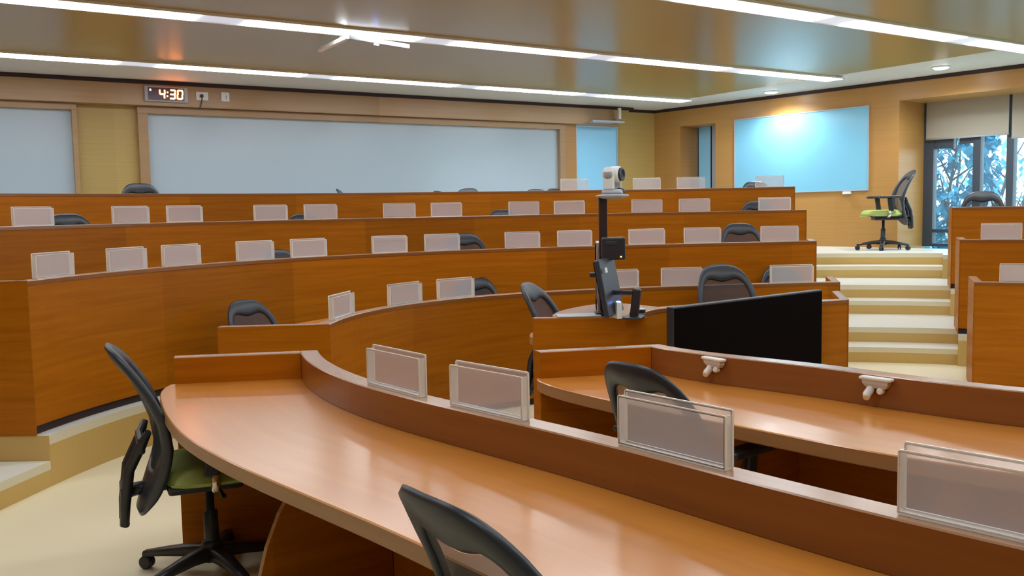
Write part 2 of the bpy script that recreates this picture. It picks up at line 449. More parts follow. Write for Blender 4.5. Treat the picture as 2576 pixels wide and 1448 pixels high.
# ceiling: plaster slab; lacquered panel field
m = MB(); m.prism([KW + na * ext + nb * ext, cA - ta * ext + na * ext, cD - ta * ext + tb * ext, cB + tb * ext + nb * ext], ZC, ZC + .15)
struct(m.build('ceiling', PLASTER))
S1b = Vector((3.022, 16.147)); S1a = Vector((-5.558, 10.415)); ts1 = (S1b - S1a).normalized(); ns1 = Vector((-ts1.y, ts1.x))
tanL = Vector((3.117, 15.77)); tanR = Vector((6.08, 11.19)); tt = (tanR - tanL).normalized()
m = MB()
p0 = S1b - ns1 * .16; 
# field corner on the first light line and the line parallel to the right wall
den = ts1.x * tt.y - ts1.y * tt.x
q = ((tanL.x - p0.x) * tt.y - (tanL.y - p0.y) * tt.x) / den
f0 = p0 + ts1 * q
m.prism([f0, f0 + tt * 19, f0 + tt * 19 - ts1 * 14.2, f0 - ts1 * 14.2], ZC - .014, ZC - .0005)
fld = m.build('ceiling_panel', TAN); struct(fld)
# dark trims painted in for the shade of the gap under the ceiling
m = MB(); m.prism([A0 - ta * 4, K0 - ta * .72, K0 - ta * .72 - na * .006, A0 - ta * 4 - na * .006], ZC - .055, ZC - .001)
struct(m.build('trim_1', SHADOWGAP))
m = MB(); m.prism([KW - ta * .62, KW, KW - na * .006, KW - ta * .62 - na * .006], ZC - .055, ZC - .001)
m.prism([pB(sK + .01), pB(13), pB(13, -.006), pB(sK + .01, -.006)], ZC - .055, ZC - .001)
struct(m.build('trim_2', SHADOWGAP))
# beam over the boards
def sA(px, py=300): return on_wall(px, py, A0, ta)[0]
beam_bot = on_wall(900, 294, A0, ta)[1]; beam_bot2 = on_wall(120, 250, A0, ta)[1]; beam_bot = (beam_bot + beam_bot2) / 2 + .012
sBe = sA(1556)
m = MB(); m.prism([A0 - ta * 4.4, A0 + ta * sBe, A0 + ta * sBe + na * RE, A0 - ta * 4.4 + na * RE], beam_bot, ZC)
struct(m.build('trim_3', BEAM))

# tiers -----------------------------------------------------------
def ray_wall(p, v):
    best = 50.
    for o, t, n in ((WA, ta, na), (K0, tb, nb)):
        dn = v.x * n.x + v.y * n.y
        if dn > 1e-6:
            k = ((o - p).x * n.x + (o - p).y * n.y) / dn
            if k > 0: best = min(best, k)
    return best
def tier(k, name):
    z = TIER(k); zl = z - RISE
    tE = math.radians(174.5) if k > 2 else tl[2]
    aL, aR = tr[k], (tq[k] if k in tq else theta_px(4, 2372, z=TIER(4)))
    segs = [(tE, aL, -.07), (aL, aR, .40), (aR, math.radians(31), -.07)]
    m = MB(); pts = []
    for a, b, off in segs:
        n = max(4, int(abs(a - b) / .05))
        for i in range(n + 1):
            t = a + (b - a) * i / n; p = pt(k, t); v = (p - Vector(CEN)).normalized()
            if k == 2 and i == 0 and a == tE: v = Vector((-1, .03))
            outer = p + v * (1.95 if k < 4 else min(ray_wall(p, v) - .001, 9))
            if k < 4: outer = p + v * min(1.95, ray_wall(p, v) - .002)
            pts.append((p + v * off, outer))
    L = 0.
    for i in range(len(pts)):
        a, b = pts[i]
        m.v += [(a.x, a.y, zl), (a.x, a.y, z - .055), (a.x, a.y, z), (b.x, b.y, z), (b.x, b.y, 0)]
    for i in range(len(pts) - 1):
        q = i * 5; r = q + 5
        m.face((q, r, r + 1, q + 1), None, 1); m.face((q + 1, r + 1, r + 2, q + 2), None, 2); m.face((q + 2, r + 2, r + 3, q + 3), None, 0)
    m.face((0, 1, 2, 3, 4), None, 1)
    e = (len(pts) - 1) * 5; m.face((e, e + 1, e + 2, e + 3, e + 4), None, 1)
    o = struct(m.build(name, [TREAD, RISER, NOSE], fix=False))
    # half step in the stair aisle
    m = MB(); n = 6; h = z - RISE / 2; poly = []
    d0 = 0.004
    inn = []; out = []
    for i in range(n + 1):
        t = aL + (aR - aL) * i / n; p = pt(k, t); v = (p - Vector(CEN)).normalized()
        inn.append(p + v * 0.0); out.append(p + v * .399)
    for i in range(n + 1):
        m.v += [(inn[i].x, inn[i].y, zl), (inn[i].x, inn[i].y, h - .05), (inn[i].x, inn[i].y, h), (out[i].x, out[i].y, h)]
    for i in range(n):
        q = i * 4; r = q + 4
        m.face((q, r, r + 1, q + 1), None, 1); m.face((q + 1, r + 1, r + 2, q + 2), None, 2); m.face((q + 2, r + 2, r + 3, q + 3), None, 0)
    m.face((0, 1, 2, 3), None, 1); m.face((n * 4, n * 4 + 1, n * 4 + 2, n * 4 + 3), None, 1)
    struct(m.build('floor_step', [TREAD, RISER, NOSE], fix=False))
tier(2, 'floor_tier'); tier(3, 'floor_tier'); tier(4, 'floor_tier')
# half step of the left-hand aisle
c0 = pt(2, tl[2]) + Vector((.07, 0)); tg = -far[2].T[0]
m = MB(); ha = RISE / 2
a = c0; b = c0 + tg * 1.15
m.v += [(a.x, a.y, 0), (b.x, b.y, 0), (b.x - .45, b.y, 0), (a.x - .9, a.y, 0)]
m.v += [(a.x, a.y, ha - .05), (b.x, b.y, ha - .05), (b.x - .9, b.y, ha - .05), (a.x - .9, a.y, ha - .05)]
m.v += [(a.x, a.y, ha), (b.x, b.y, ha), (b.x - .9, b.y, ha), (a.x - .9, a.y, ha)]
for k in range(4):
    j = (k + 1) % 4
    m.face((k, j, 4 + j, 4 + k), None, 1); m.face((4 + k, 4 + j, 8 + j, 8 + k), None, 2)
m.face((8, 9, 10, 11), None, 0)
struct(m.build('floor_step', [TREAD, RISER, NOSE], fix=False))

# ------------------------------------------------------------------ ceiling lights
def strip(a, b, label, zc, lamps, gap):
    a = Vector(a); b = Vector(b); d = (b - a); L = d.length; ang = math.atan2(d.y, d.x); mid = (a + b) / 2
    r = thing('strip_light', label, 'light', (mid.x, mid.y, zc), ang, 'parallel ceiling strip lights')
    m = MB(); m.box((0, .165, -.011), (L, .02, .022), mat=0); m.box((0, -.165, -.011), (L, .02, .022)); m.box((0, 0, -.004), (L, .312, .008)); m.build('channel', WHITE, r)
    m = MB(); m.box((0, 0, -.011), (L - .01, .30, .006)); m.build('diffuser', DIFF, r)
    n = lamps; seg = (L - gap * (n - 1)) / n
    for i in range(n):
        m = MB(); m.box((-L / 2 + seg / 2 + i * (seg + gap), 0, -.019), (seg, .285, .012), bev=.004); m.build('lamp_tube', LAMP, r)
    return r
zf = ZC - .0145
for (pa, pb), lab, nl, inside in (
        (((0, 130), (1725, 250)), 'ceiling strip light nearest the long whiteboard wall', 6, 0),
        (((449, 30.5), (2100, 195.5)), 'middle one of the three ceiling strip lights, above the V-shaped bracket', 6, 1),
        (((1830, 1), (2570, 116)), 'ceiling strip light at upper right corner of the photo', 6, 1)):
    a = on_z(*pa, ZC); b = on_z(*pb, ZC); d = Vector((b.x - a.x, b.y - a.y)).normalized()
    e = Vector((b.x, b.y)); 
    if lab.endswith('photo'): e = e + d * .9
    L = 15.0 if not lab.endswith('photo') else 14.0
    strip(e - d * 13.2, e, lab, zf, nl, .45)
dS3 = d; e3 = e
nS = Vector((dS3.y, -dS3.x))
for j, off in ((1, 2.75), (2, 5.5)):  # unseen strips, spaced like the others, added to light the foreground
    e4 = e3 + nS * off + tb * 0
    strip(e4 - dS3 * 13.2, e4 - dS3 * 1.5, 'unseen ceiling strip light added overhead behind the camera for brightness' if j == 1 else 'unseen ceiling strip light added at the front end of the room for brightness', zf, 5, .45)
for px, py, lab in ((1940, 230, 'round ceiling downlight above the pale blue board'), (2367, 168, 'round ceiling downlight nearer the window blinds')):
    p = on_z(px, py, ZC)
    r = thing('downlight', lab, 'light', (p.x, p.y, ZC), 0, 'round ceiling downlights')
    m = MB(); m.lathe([(.125, 0), (.125, -.008), (.105, -.018), (.1, -.012)], 28); m.build('rim', WHITE, r)
    m = MB(); m.lathe([(.099, -.006), (.099, -.016), (.08, -.03), (.03, -.036)], 28); m.build('lens', DOWN, r)
    ld = bpy.data.lights.new('downlight_spot', 'SPOT'); ld.energy = 95; ld.spot_size = math.radians(158); ld.spot_blend = .6; ld.shadow_soft_size = .08; ld.color = (.92, .97, 1)
    lo = bpy.data.objects.new('downlight_spot', ld); C.objects.link(lo); lo.parent = r; lo.location = (0, 0, -.06)

# ------------------------------------------------------------------ boards on the back wall
def frame_on(o2, t, n, s0, s1, z0, z1, off):   # returns 4 corner helper: matrix-free local box builder on a wall
    return None
def board(name, label, cat, o, t, n, s0, s1, z0, z1, mat, fmat, fw=.02, ft=.03, top=None, side=None, pen=False):
    """board hung on the wall plane (o,t,n outward); origin at its lower middle"""
    mid = o + t * ((s0 + s1) / 2); ang = math.atan2(t.y, t.x)
    r = thing(name, label, cat, (mid.x, mid.y, z0), ang)
    w = s1 - s0; h = z1 - z0; sg = 1 if (Matrix.Rotation(ang, 2) @ Vector((0, 1))).dot(n) > 0 else -1
    m = MB(); m.box((0, -sg * .008, h / 2), (w, .014, h)); m.build('panel', mat, r)
    tp = top or fw; sd = side or fw
    m = MB()
    m.box((0, -sg * ft / 2, h + tp / 2), (w + 2 * sd, ft, tp)); m.box((0, -sg * ft / 2, -fw / 2), (w + 2 * sd, ft, fw))
    for q in (-1, 1): m.box((q * (w / 2 + sd / 2), -sg * ft / 2, h / 2), (sd, ft, h))
    m.build('frame', fmat, r, bevel=.003)
    return r, sg
OW = A0 + na * RE
def sW(px, py): return on_wall(px, py, OW, ta)
ZB0 = TIER(4) + .75
s0 = sW(372, 380)[0]; s1 = sW(1401, 380)[0]; zt = (sW(400, 294)[1] + sW(1350, 320)[1]) / 2
board('whiteboard', 'very long grey-white whiteboard in a wood frame on the back wall', 'whiteboard', OW, ta, na, s0, s1, ZB0, zt, WHITEB, BEAM, .06, .10, top=beam_bot - zt - .004, side=.13)
s0b = sW(-700, 300)[0]; s1b = sW(178, 300)[0]; ztb = sW(120, 275)[1]
board('whiteboard', 'grey-white whiteboard cut off by the left edge of the photo', 'whiteboard', OW, ta, na, s0b, s1b, ZB0, ztb, WHITEB, BEAM, .06, .10, top=beam_bot - ztb - .004, side=.06)
# wood pier and narrow blue board at the right end
s2, z2 = sW(1447, 318); s3, _ = sW(1548, 318)
m = MB(); a = OW + ta * (s1 + .132); b = OW + ta * (s2 - .03)
m.prism([a, b, b - na * .07, a - na * .07], TIER(4), beam_bot - .002); struct(m.build('trim_4', WALLW))
bb, sg = board('sky_tint_board', 'narrow whiteboard coloured blue by painted sky reflection, beside the pale wall corner', 'board', OW, ta, na, s2, s3, ZB0 - .05, z2, BLUEC, SILVER, .025, .05)
# interactive projector arm over it
q0 = A0 + ta * sA(1512); ang = math.atan2(ta.y, ta.x)
zarm = on_wall(1515, 308, A0, ta)[1]
r = thing('projector_arm', 'pale projector bracket arm above the narrow blue board', 'bracket', (q0.x, q0.y, zarm), ang)
m = MB(); m.box((0, -.19, 0), (.72, .07, .035), bev=.008); m.build('arm', GREYP, r)
m = MB(); m.box((.30, -.15, .12), (.05, .05, .27), bev=.006); m.build('post', WHITE, r)
m = MB(); m.box((.26, -.10, .03), (.14, .19, .05), bev=.01); m.build('mount', TAUPE, r)
m = MB(); m.box((-.06, -.10, -.005), (.46, .19, .03), bev=.006); m.build('wall_plate', GREYP, r)

# ------------------------------------------------------------------ clock, socket, plug, switch on the beam
def wall_thing(name, label, cat, px, py, o=A0, t=ta):
    s, z = on_wall(px, py, o, t); p = o + t * s
    return thing(name, label, cat, (p.x, p.y, z), math.atan2(t.y, t.x))
r = wall_thing('digital_clock', 'grey digital wall clock with glowing red digits 4:30', 'clock', 417, 238)
sc = .00625
W, H = 105 * sc * 1.13, 38 * sc
_a = on_wall(362, 238, A0, ta); _b = on_wall(471, 238, A0, ta); _c = on_wall(417, 219, A0, ta); _d = on_wall(417, 257, A0, ta)
r.scale = ((_b[0] - _a[0]) / W, 1, (_c[1] - _d[1]) / H)
m = MB(); m.box((0, -.027, 0), (W, .05, H), bev=.012); m.build('case', GREYP, r)
m = MB(); m.box((-.005, -.0535, 0), (W * .83, .004, H * .82), bev=.001); m.build('display', plain('clock_glass', (.07, .015, .03), .25), r)
def seg_digit(m, cx, segs, w, h, th, y):
    pos = {'a': (0, h / 2, 1), 'g': (0, 0, 1), 'd': (0, -h / 2, 1), 'f': (-w / 2, h / 4, 0), 'b': (w / 2, h / 4, 0), 'e': (-w / 2, -h / 4, 0), 'c': (w / 2, -h / 4, 0)}
    for sname in segs:
        x, z, hor = pos[sname]
        m.box((cx + x + z * .10, y, z), (w * .98 if hor else th, .004, th if hor else h / 2 * .98), bev=.0015)
dw, dh, dt = .082, .132, .024
def digit(cx, segs):
    m = MB(); seg_digit(m, cx, segs, dw, dh, dt, -.058); return m.build('digit', LEDY, r)
digit(-.078, 'fgbc'); digit(.10, 'abgcd'); digit(.228, 'abcdef')
m = MB()
for z in (-.03, .03): m.box((.012 + z * .1, -.058, z), (.022, .004, .022), bev=.003)
m.build('colon', LEDY, r)
m = MB(); m.box((-W * .37, -.058, H * .24), (.028, .004, .03)); m.build('indicator', LEDP, r)
r = wall_thing('wall_socket', 'white wall socket right of the red digital clock', 'socket', 508, 242)
m = MB(); m.box((0, -.008, 0), (.165, .016, .115), bev=.006); m.build('face_plate', WHITE, r)
r = wall_thing('power_plug', 'black plug with hanging cord in the white wall socket', 'plug', 506, 243)
m = MB(); m.lathe([(.01, 0), (.024, .004), (.024, .03), (.014, .045)], 14, R=Matrix.Rotation(PI / 2, 3, 'X'), o=(0, -.0165, .005)); m.build('plug_body', BLACK, r)
m = MB(); m.tube([(0, -.05, -.005), (0, -.05, -.03), (-.004, -.035, -.07), (-.012, -.014, -.13), (-.03, -.012, -.175)], .008, 8); m.build('cord', plain('brown_cord', (.10, .07, .05), .6), r)
r = wall_thing('wall_switch', 'small square white wall switch farther right of the socket', 'switch', 566, 244)
m = MB(); m.box((0, -.009, 0), (.12, .018, .13), bev=.012); m.build('face_plate', WHITE, r)
m = MB(); m.box((.012, -.0205, -.005), (.014, .005, .05), bev=.001); m.build('rocker', GREYP, r)

# ------------------------------------------------------------------ right wall boards, niche, window
s4, z4t = wp(1851, 303); s5, z5t = wp(2186, 268); s5b, z5b = wp(2184, 476)
board('cyan_cast_board', 'large whiteboard tinted pale blue by a painted cast, under a downlight on the right wall', 'board', K0, tb, nb, s4, s5, z5b, (z4t + z5t) / 2, BLUEB, GREYP, .018, .025)
ss, zz = wp(2134, 479); p = pB(ss)
r = thing('board_eraser', 'small white eraser below the lower edge of the pale blue board', 'eraser', (p.x, p.y, z5b - .045), math.atan2(tb.y, tb.x))
m = MB(); m.box((0, -.035, 0), (.13, .06, .045), bev=.006); m.build('body', WHITE, r)
o2 = K0 + nb * .52
sa = (on_wall(1757, 400, o2, tb)[0]); sb_ = on_wall(1789, 400, o2, tb)[0]; zt2 = on_wall(1775, 316, o2, tb)[1]
board('sky_tint_board', 'narrow whiteboard with painted blue sky reflection inside the dark wall niche', 'board', o2, tb, nb, sa + .02, sb_, ZL + .6, zt2, BLUEC, SHADOWGAP, .02, .02)
sc_ = on_wall(1800, 400, o2, tb)[0]
a = o2 + tb * (sb_ + .03); b = o2 + tb * (sn1 + .28)
m = MB(); m.prism([a, b, b - nb * .015, a - nb * .015], ZL, zt2 + .02); struct(m.build('trim_5', GREYP))
# window plane
OWN = K0 + nb * .80
def ww(px, py): return on_wall(px, py, OWN, tb)
wroot = bpy.data.objects.new('window_1', None); C.objects.link(wroot); wroot['kind'] = 'structure'; wroot['label'] = 'dark framed window wall with trees outside, right of the stairs'
def wbar(name, s0, s1, z0, z1, o0=-.06, o1=.06, mat=WFRAME):
    m = MB(); q = [OWN + tb * s0 + nb * o0, OWN + tb * s1 + nb * o0, OWN + tb * s1 + nb * o1, OWN + tb * s0 + nb * o1]
    m.prism(q, z0, z1); return m.build(name, mat, wroot)
sj0 = ww(2331, 450)[0]; sj1 = ww(2352, 450)[0]
zsill = ZL + .04
wbar('window_frame', sj0 - .3, sj1, ZL, zb + .1)
wbar('window_frame', sj1, 13.2, ZL, zsill); 
m1 = ww(2451, 450)[0], ww(2470, 450)[0]; m2 = ww(2535, 450)[0], ww(2553, 450)[0]
wbar('mullion', *m1, zsill, zb + .1); wbar('mullion', *m2, zsill, zb + .1)
ztr = ww(2400, 581)[1]
wbar('transom', sj1, m1[0], ztr - .02, ztr + .03, -.04, .04)
ztr2 = ww(2380, 373)[1]
wbar('transom', sj1, ww(2402, 373)[0], ztr2, ztr2 + .16, -.04, .04); wbar('transom', ww(2416, 373)[0], m1[0], ztr2 + .05, ztr2 + .16, -.04, .04)
for s_ in (m2[1] + 1.4, m2[1] + 2.8): wbar('mullion', s_, s_ + .1, zsill, zb + .1)
wbar('window_frame', sj1, 13.2, zb - .0, zb + .1, -.05, .05)
for a_, b_ in ((sj1, m1[0]), (m1[1], m2[0]), (m2[1], m2[1] + 1.4), (m2[1] + 1.5, m2[1] + 2.8), (m2[1] + 2.9, 13.2)):
    wbar('pane', a_ + .001, b_ - .001, zsill + .001, zb - .001, -.004, .004, GLASS)
# blinds
def blind(px0, px1, pyb, label, off, s_end=None):
    ob = K0 + nb * off
    s0 = on_wall(px0, 340, ob, tb)[0]; s1 = on_wall(px1, 340, ob, tb)[0] if s_end is None else s_end
    zb_ = on_wall(px0 + 5, pyb, ob, tb)[1]
    mid = ob + tb * ((s0 + s1) / 2); w = s1 - s0
    r = thing('roller_blind', label, 'blind', (mid.x, mid.y, zb_), math.atan2(tb.y, tb.x), 'roller blinds over the window wall')
    h = zb - zb_ + .05
    m = MB(); m.box((0, 0, h / 2), (w, .006, h)); m.build('fabric', BLIND, r)
    m = MB(); m.tube([(-w / 2, 0, 0), (w / 2, 0, 0)], .014, 8); m.build('bottom_bar', GREYP, r)
blind(2330, 2537, 351, 'wide beige roller blind half down over the window, left one', .68)
blind(2545, 2700, 346, 'beige roller blind at the right edge of the photo', .68)
# blind behind the first: a dark strip seen between blind and pane (folded outer shade)
m = MB(); sA_, zA_ = ww(2370, 372); sB_, _ = ww(2448, 372)
# ------------------------------------------------------------------ outside
m = MB(); gz = -.4
m.prism([pB(-30, .9), pB(40, .9), pB(40, 60), pB(-30, 60)], gz - .1, gz); go = struct(m.build('ground', GRASS))
def tree(label, pos, h, lean, crown, leaves, mat, seed, name='tree'):
    rnd = random.Random(seed)
    r = thing(name, label, 'tree', (pos[0], pos[1], gz), 0, 'trees outside the window')
    m = MB(); p0 = Vector((0, 0, 0)); top = Vector((lean[0], lean[1], h))
    pts = [p0.lerp(top, i / 6) + Vector((rnd.uniform(-.06, .06), rnd.uniform(-.06, .06), 0)) for i in range(7)]
    m.tube(pts, [.06 * (1 - i / 8) for i in range(7)], 8)
    for b in range(9):
        s = pts[rnd.randint(2, 6)]; d = Vector((rnd.uniform(-1, 1), rnd.uniform(-1, 1), rnd.uniform(.3, 1.1))) * rnd.uniform(.5, 1.2)
        m.tube([s, s + d * .5 + Vector((0, 0, .08)), s + d], [.022, .016, .008], 6)
    m.build('trunk', BARK, r)
    m = MB()
    for i in range(leaves):
        th = rnd.uniform(0, 2 * PI); ph = math.acos(rnd.uniform(-1, 1)); rr = rnd.uniform(.35, 1) ** .5
        c = Vector((crown[0] + crown[3] * rr * math.sin(ph) * math.cos(th), crown[1] + crown[3] * rr * math.sin(ph) * math.sin(th), crown[2] + crown[4] * rr * math.cos(ph)))
        s = rnd.uniform(.08, .2); R = Matrix.Rotation(rnd.uniform(0, 6), 3, 'Z') @ Matrix.Rotation(rnd.uniform(-1.3, 1.3), 3, 'X')
        a = [c + R @ Vector(v) * s for v in ((-.5, 0, 0), (0, -1, .1), (.5, 0, 0), (0, 1, .1))]
        m.quad(*a)
    m.build('foliage', mat, r, fix=False)
def outside(px, d):
    v = ray(px, 480); return (v[0] * d, v[1] * d)
tree('dense leafy tree outside the left window pane', outside(2385, 19), 3.6, (.1, 0), (0, 0, 2.6, .95, 2.4), 1500, LEAF, 3)
tree('paler leafy tree beyond the left window pane', outside(2415, 24.5), 4.4, (-.1, 0), (.1, 0, 3.0, 1.3, 2.4), 420, LEAF2, 5)
tree('sparse tree with bare leaning trunk outside the middle pane', outside(2480, 21.6), 5.0, (.9, .2), (.8, .2, 4.4, 1.0, 1.2), 110, LEAF2, 8)
tree('thin bare tree outside the window at the right edge', outside(2545, 27.5), 5.2, (.9, -.2), (.7, 0, 2.2, 1.3, 1.2), 200, LEAF2, 11)
tree('low pale shrub outside the middle window pane', outside(2512, 16.9), 1.6, (.1, 0), (.1, 0, 1.3, .6, .7), 220, LEAF2, 13)

# ------------------------------------------------------------------ hanging ceiling panel
zp = 3.285
pc = [on_z(803, 131, zp), on_z(875, 99, zp), on_z(1027, 123, zp)]
d1 = (pc[0] - pc[1]); d2 = (pc[2] - pc[1]); ctr = (pc[0] + pc[2]) / 2
r = thing('ceiling_bracket', 'white V-shaped bracket with a blue light hanging from the ceiling', 'bracket', (pc[1].x, pc[1].y, zp), 0)
L_ = Vector((0, 0, 0)); q = [L_, d1, d1 + d2, d2]
def bar(a, b, nm, w=.03, hgt=.034, mat=WHITE):
    m = MB(); dd = (b - a).normalized(); n_ = Vector((-dd.y, dd.x, 0)) * w / 2
    m.prism([a + n_, b + n_, b - n_, a - n_], 0, hgt); return m.build(nm, mat, r, bevel=.004)
bar(q[0], q[1], 'arm', .05, .04); bar(q[0], q[3], 'arm', .05, .045, GREYP)
e = d2 * .46; m = MB(); m.box((e.x, e.y - .012, -.008), (.06, .02, .014), rot=Matrix.Rotation(math.atan2(d2.y, d2.x), 3, 'Z'), bev=.003); m.build('status_light', LEDB, r)
for f_, g_ in ((.35, d1), (.42, d2)):
    e = g_ * f_; m = MB(); m.tube([(e.x, e.y, .03), (e.x + (.05 if g_ is d1 else -.02), e.y - .02, ZC - zp - .055)], .012 if g_ is d1 else .007, 8); m.build('hanger', WHITE, r)

# ------------------------------------------------------------------ chairs
PROF = [(.30, -.285), (.40, -.25), (.50, -.222), (.60, -.208), (.70, -.222), (.80, -.258), (.90, -.308), (1.0, -.365), (1.05, -.395)]
def back_y(z):
    for i in range(len(PROF) - 1):
        if z <= PROF[i + 1][0]:
            w = (z - PROF[i][0]) / (PROF[i + 1][0] - PROF[i][0]); w = max(w, 0)
            a = PROF[i][1] * (1 - w) + PROF[i + 1][1] * w; return a
    return PROF[-1][1]
def back_pt(x, z, dy=0.): return Vector((x, back_y(z) + .045 * (x / .23) ** 2 + dy, z))
def outline(inner=False, N=72):
    out = []; n = 3.5
    zc, hh = (.70, .205) if inner else (.66, .35)
    for i in range(N):
        f = 2 * PI * i / N; c, sn = math.cos(f), math.sin(f)
        k = (abs(c) ** n + abs(sn) ** n) ** (-1 / n)
        x, y = c * k, sn * k
        z = zc + hh * y
        hw = .198 + .038 * math.sin(PI * min(max((z - .31) / .70, 0), 1))
        if inner:
            hw -= .048
            if y > 0: z -= .022 * math.cos(PI * x) * y
        out.append((hw * x, z))
    return out
def make_chair(label):
    r = thing('office_chair', label, 'chair', (0, 0, 0), 0, 'mesh back office chairs')
    # base
    m = MB()
    m.lathe([(.045, .06), (.05, .075), (.045, .13), (.036, .15)], 16)
    for k in range(5):
        a = 2 * PI * k / 5 + .3; d = Vector((math.cos(a), math.sin(a), 0)); n_ = Vector((-d.y, d.x, 0))
        b = len(m.v)
        for rr, w, zt_, zb_ in ((.03, .032, .125, .07), (.12, .030, .118, .075), (.22, .025, .10, .068), (.325, .019, .078, .055)):
            for sx, zz in ((-1, zb_), (-1, zt_ - .008), (-.6, zt_), (.6, zt_), (1, zt_ - .008), (1, zb_)):
                m.v.append(tuple(d * rr + n_ * w * sx + Vector((0, 0, zz))))
        for i in range(3):
            for j in range(6): m.face((b + i * 6 + j, b + i * 6 + (j + 1) % 6, b + (i + 1) * 6 + (j + 1) % 6, b + (i + 1) * 6 + j), None, 0, True)
        m.face([b + 18 + j for j in range(6)])
    m.build('base', BLACK, r)
    for k in range(5):
        a = 2 * PI * k / 5 + .3; d = Vector((math.cos(a), math.sin(a), 0)); c = d * .315; w = Vector((-d.y, d.x, 0)) if k % 2 else Vector((d.y * .8 + d.x * .5, -d.x * .8 + d.y * .5, 0)).normalized()
        m = MB(); R = w.to_track_quat('Z', 'Y').to_matrix()
        for sgn in (-1, 1): m.lathe([(.022, -.009), (.029, -.005), (.029, .005), (.022, .009)], 16, R=R, o=c + w * .013 * sgn + Vector((0, 0, .029)))
        m.tube([c + Vector((0, 0, .028)), c + Vector((0, 0, .068))], .009, 8)
        m.box(c + Vector((0, 0, .05)), (.03, .03, .016), bev=.005); m.build('caster', BLACK, r)
    m = MB(); m.lathe([(.036, .12), (.036, .14), (.031, .16), (.029, .27), (.017, .275), (.017, .40)], 16); m.build('gas_column', DARKG, r)
    m = MB(); m.box((0, -.02, .405), (.19, .30, .055), bev=.014); m.box((0, -.16, .415), (.12, .18, .035), bev=.01)
    m.tube([(.09, .02, .40), (.22, .03, .395)], .007, 8); m.box((.23, .03, .394), (.05, .02, .008), bev=.003)
    for y_ in (-.09, .06): m.lathe([(.009, 0), (.011, .004), (.006, .008)], 10, R=Matrix.Rotation(PI / 2, 3, 'Y'), o=(.095, y_, .405))
    m.build('tilt_mechanism', BLACK, r)
    # seat cushion
    b = bmesh.new(); bmesh.ops.create_grid(b, x_segments=16, y_segments=16, size=.5)
    m = MB(); N = 16; top = []; 
    def seat(u, v, layer):
        e = 2 / 4.5; a = max(abs(u), abs(v))
        # squircle mapping of the square grid
        x = u * math.sqrt(max(0, 1 - v * v * .28)); y = v * math.sqrt(max(0, 1 - u * u * .28))
        X = x * .245; Y = y * .24 + .035
        edge = 1 - a ** 6
        if layer: z = .455 + .062 * edge ** .5 - .012 * (1 - abs(u) ** 2) * .6 - (.022 * max(0, v - .45) ** 2 / .3)
        else: z = .455 - .028 * edge ** .5
        return (X, Y, z)
    b.free()
    for layer in (1, 0):
        bs = len(m.v)
        for i in range(N + 1):
            for j in range(N + 1): m.v.append(seat(-1 + 2 * i / N, -1 + 2 * j / N, layer))
        for i in range(N):
            for j in range(N):
                a = bs + i * (N + 1) + j; f = (a, a + N + 1, a + N + 2, a + 1)
                m.face(f if layer else f[::-1], None, 0, True)
    m.build('seat_cushion', GREEN, r, fix=True)
    m = MB(); m.box((0, .02, .436), (.40, .40, .022), bev=.01); m.build('seat_pan', BLACK, r)
    # back frame ring with a rounded section
    O = outline(); I = outline(True); N = len(O); m = MB(); T = .015
    for i in range(N):
        o_, n_ = O[i], I[i]; mixp = lambda w: (o_[0] * (1 - w) + n_[0] * w, o_[1] * (1 - w) + n_[1] * w)
        for w, dy in ((0, 0), (.12, T), (.5, T * 1.25), (.88, T), (1, 0), (.88, -T), (.5, -T * 1.3), (.12, -T)):
            x, z = mixp(w); m.v.append(tuple(back_pt(x, z, dy)))
    for i in range(N):
        for j in range(8):
            i2, j2 = (i + 1) % N, (j + 1) % 8
            m.face((i * 8 + j, i2 * 8 + j, i2 * 8 + j2, i * 8 + j2), None, 0, True)
    m.build('back_frame', DARKG, r)
    m = MB(); rings = 6
    for k in range(rings):
        w = k / rings
        for x, z in I: m.v.append(tuple(back_pt(x * (1 - w), .70 + (z - .70) * (1 - w), -.002)))
    m.v.append(tuple(back_pt(0, .70, -.002))); cidx = len(m.v) - 1
    for k in range(rings - 1):
        for i in range(N):
            i2 = (i + 1) % N; m.face((k * N + i, k * N + i2, (k + 1) * N + i2, (k + 1) * N + i), None, 0, True)
    for i in range(N): m.face(((rings - 1) * N + i, (rings - 1) * N + (i + 1) % N, cidx), None, 0, True)
    m.build('back_mesh', MESHF, r, fix=False)
    # spine behind the back
    m = MB()
    for sx in (-1, 1):
        m.tube([(sx * .055, -.338, .275), (sx * .06, -.332, .36), (sx * .066, -.312, .50), (sx * .08, -.262, .60), (sx * .12, -.235, .66)], [.018, .021, .022, .021, .014], 8)
    m.box((0, -.333, .29), (.13, .03, .05), bev=.012); m.box((0, -.262, .60), (.20, .03, .07), bev=.012)
    m.tube([(0, -.15, .415), (0, -.26, .41), (0, -.33, .40)], [.026, .026, .03], 10); m.box((0, -.335, .40), (.15, .026, .07), bev=.01)
    m.build('back_support', BLACK, r)
    for sx in (-1, 1):
        m = MB()
        m.tube([(sx * .12, .0, .43), (sx * .235, .0, .425), (sx * .272, .0, .44), (sx * .277, -.004, .50)], [.014, .016, .018, .018], 8)
        am = m.build('armrest', CHROME, r)
        m = MB(); m.box((sx * .278, -.008, .575), (.026, .06, .17), rot=Matrix.Rotation(-.14, 3, 'X'), bev=.008); m.build('arm_post', BLACK, am)
        m = MB(); m.box((sx * .275, .0, .672), (.085, .27, .03), bev=.013, seg=3); m.build('arm_pad', BLACK, am)
    return r
def hd(v): return math.atan2(v[1], v[0]) - PI / 2          # heading of local +y

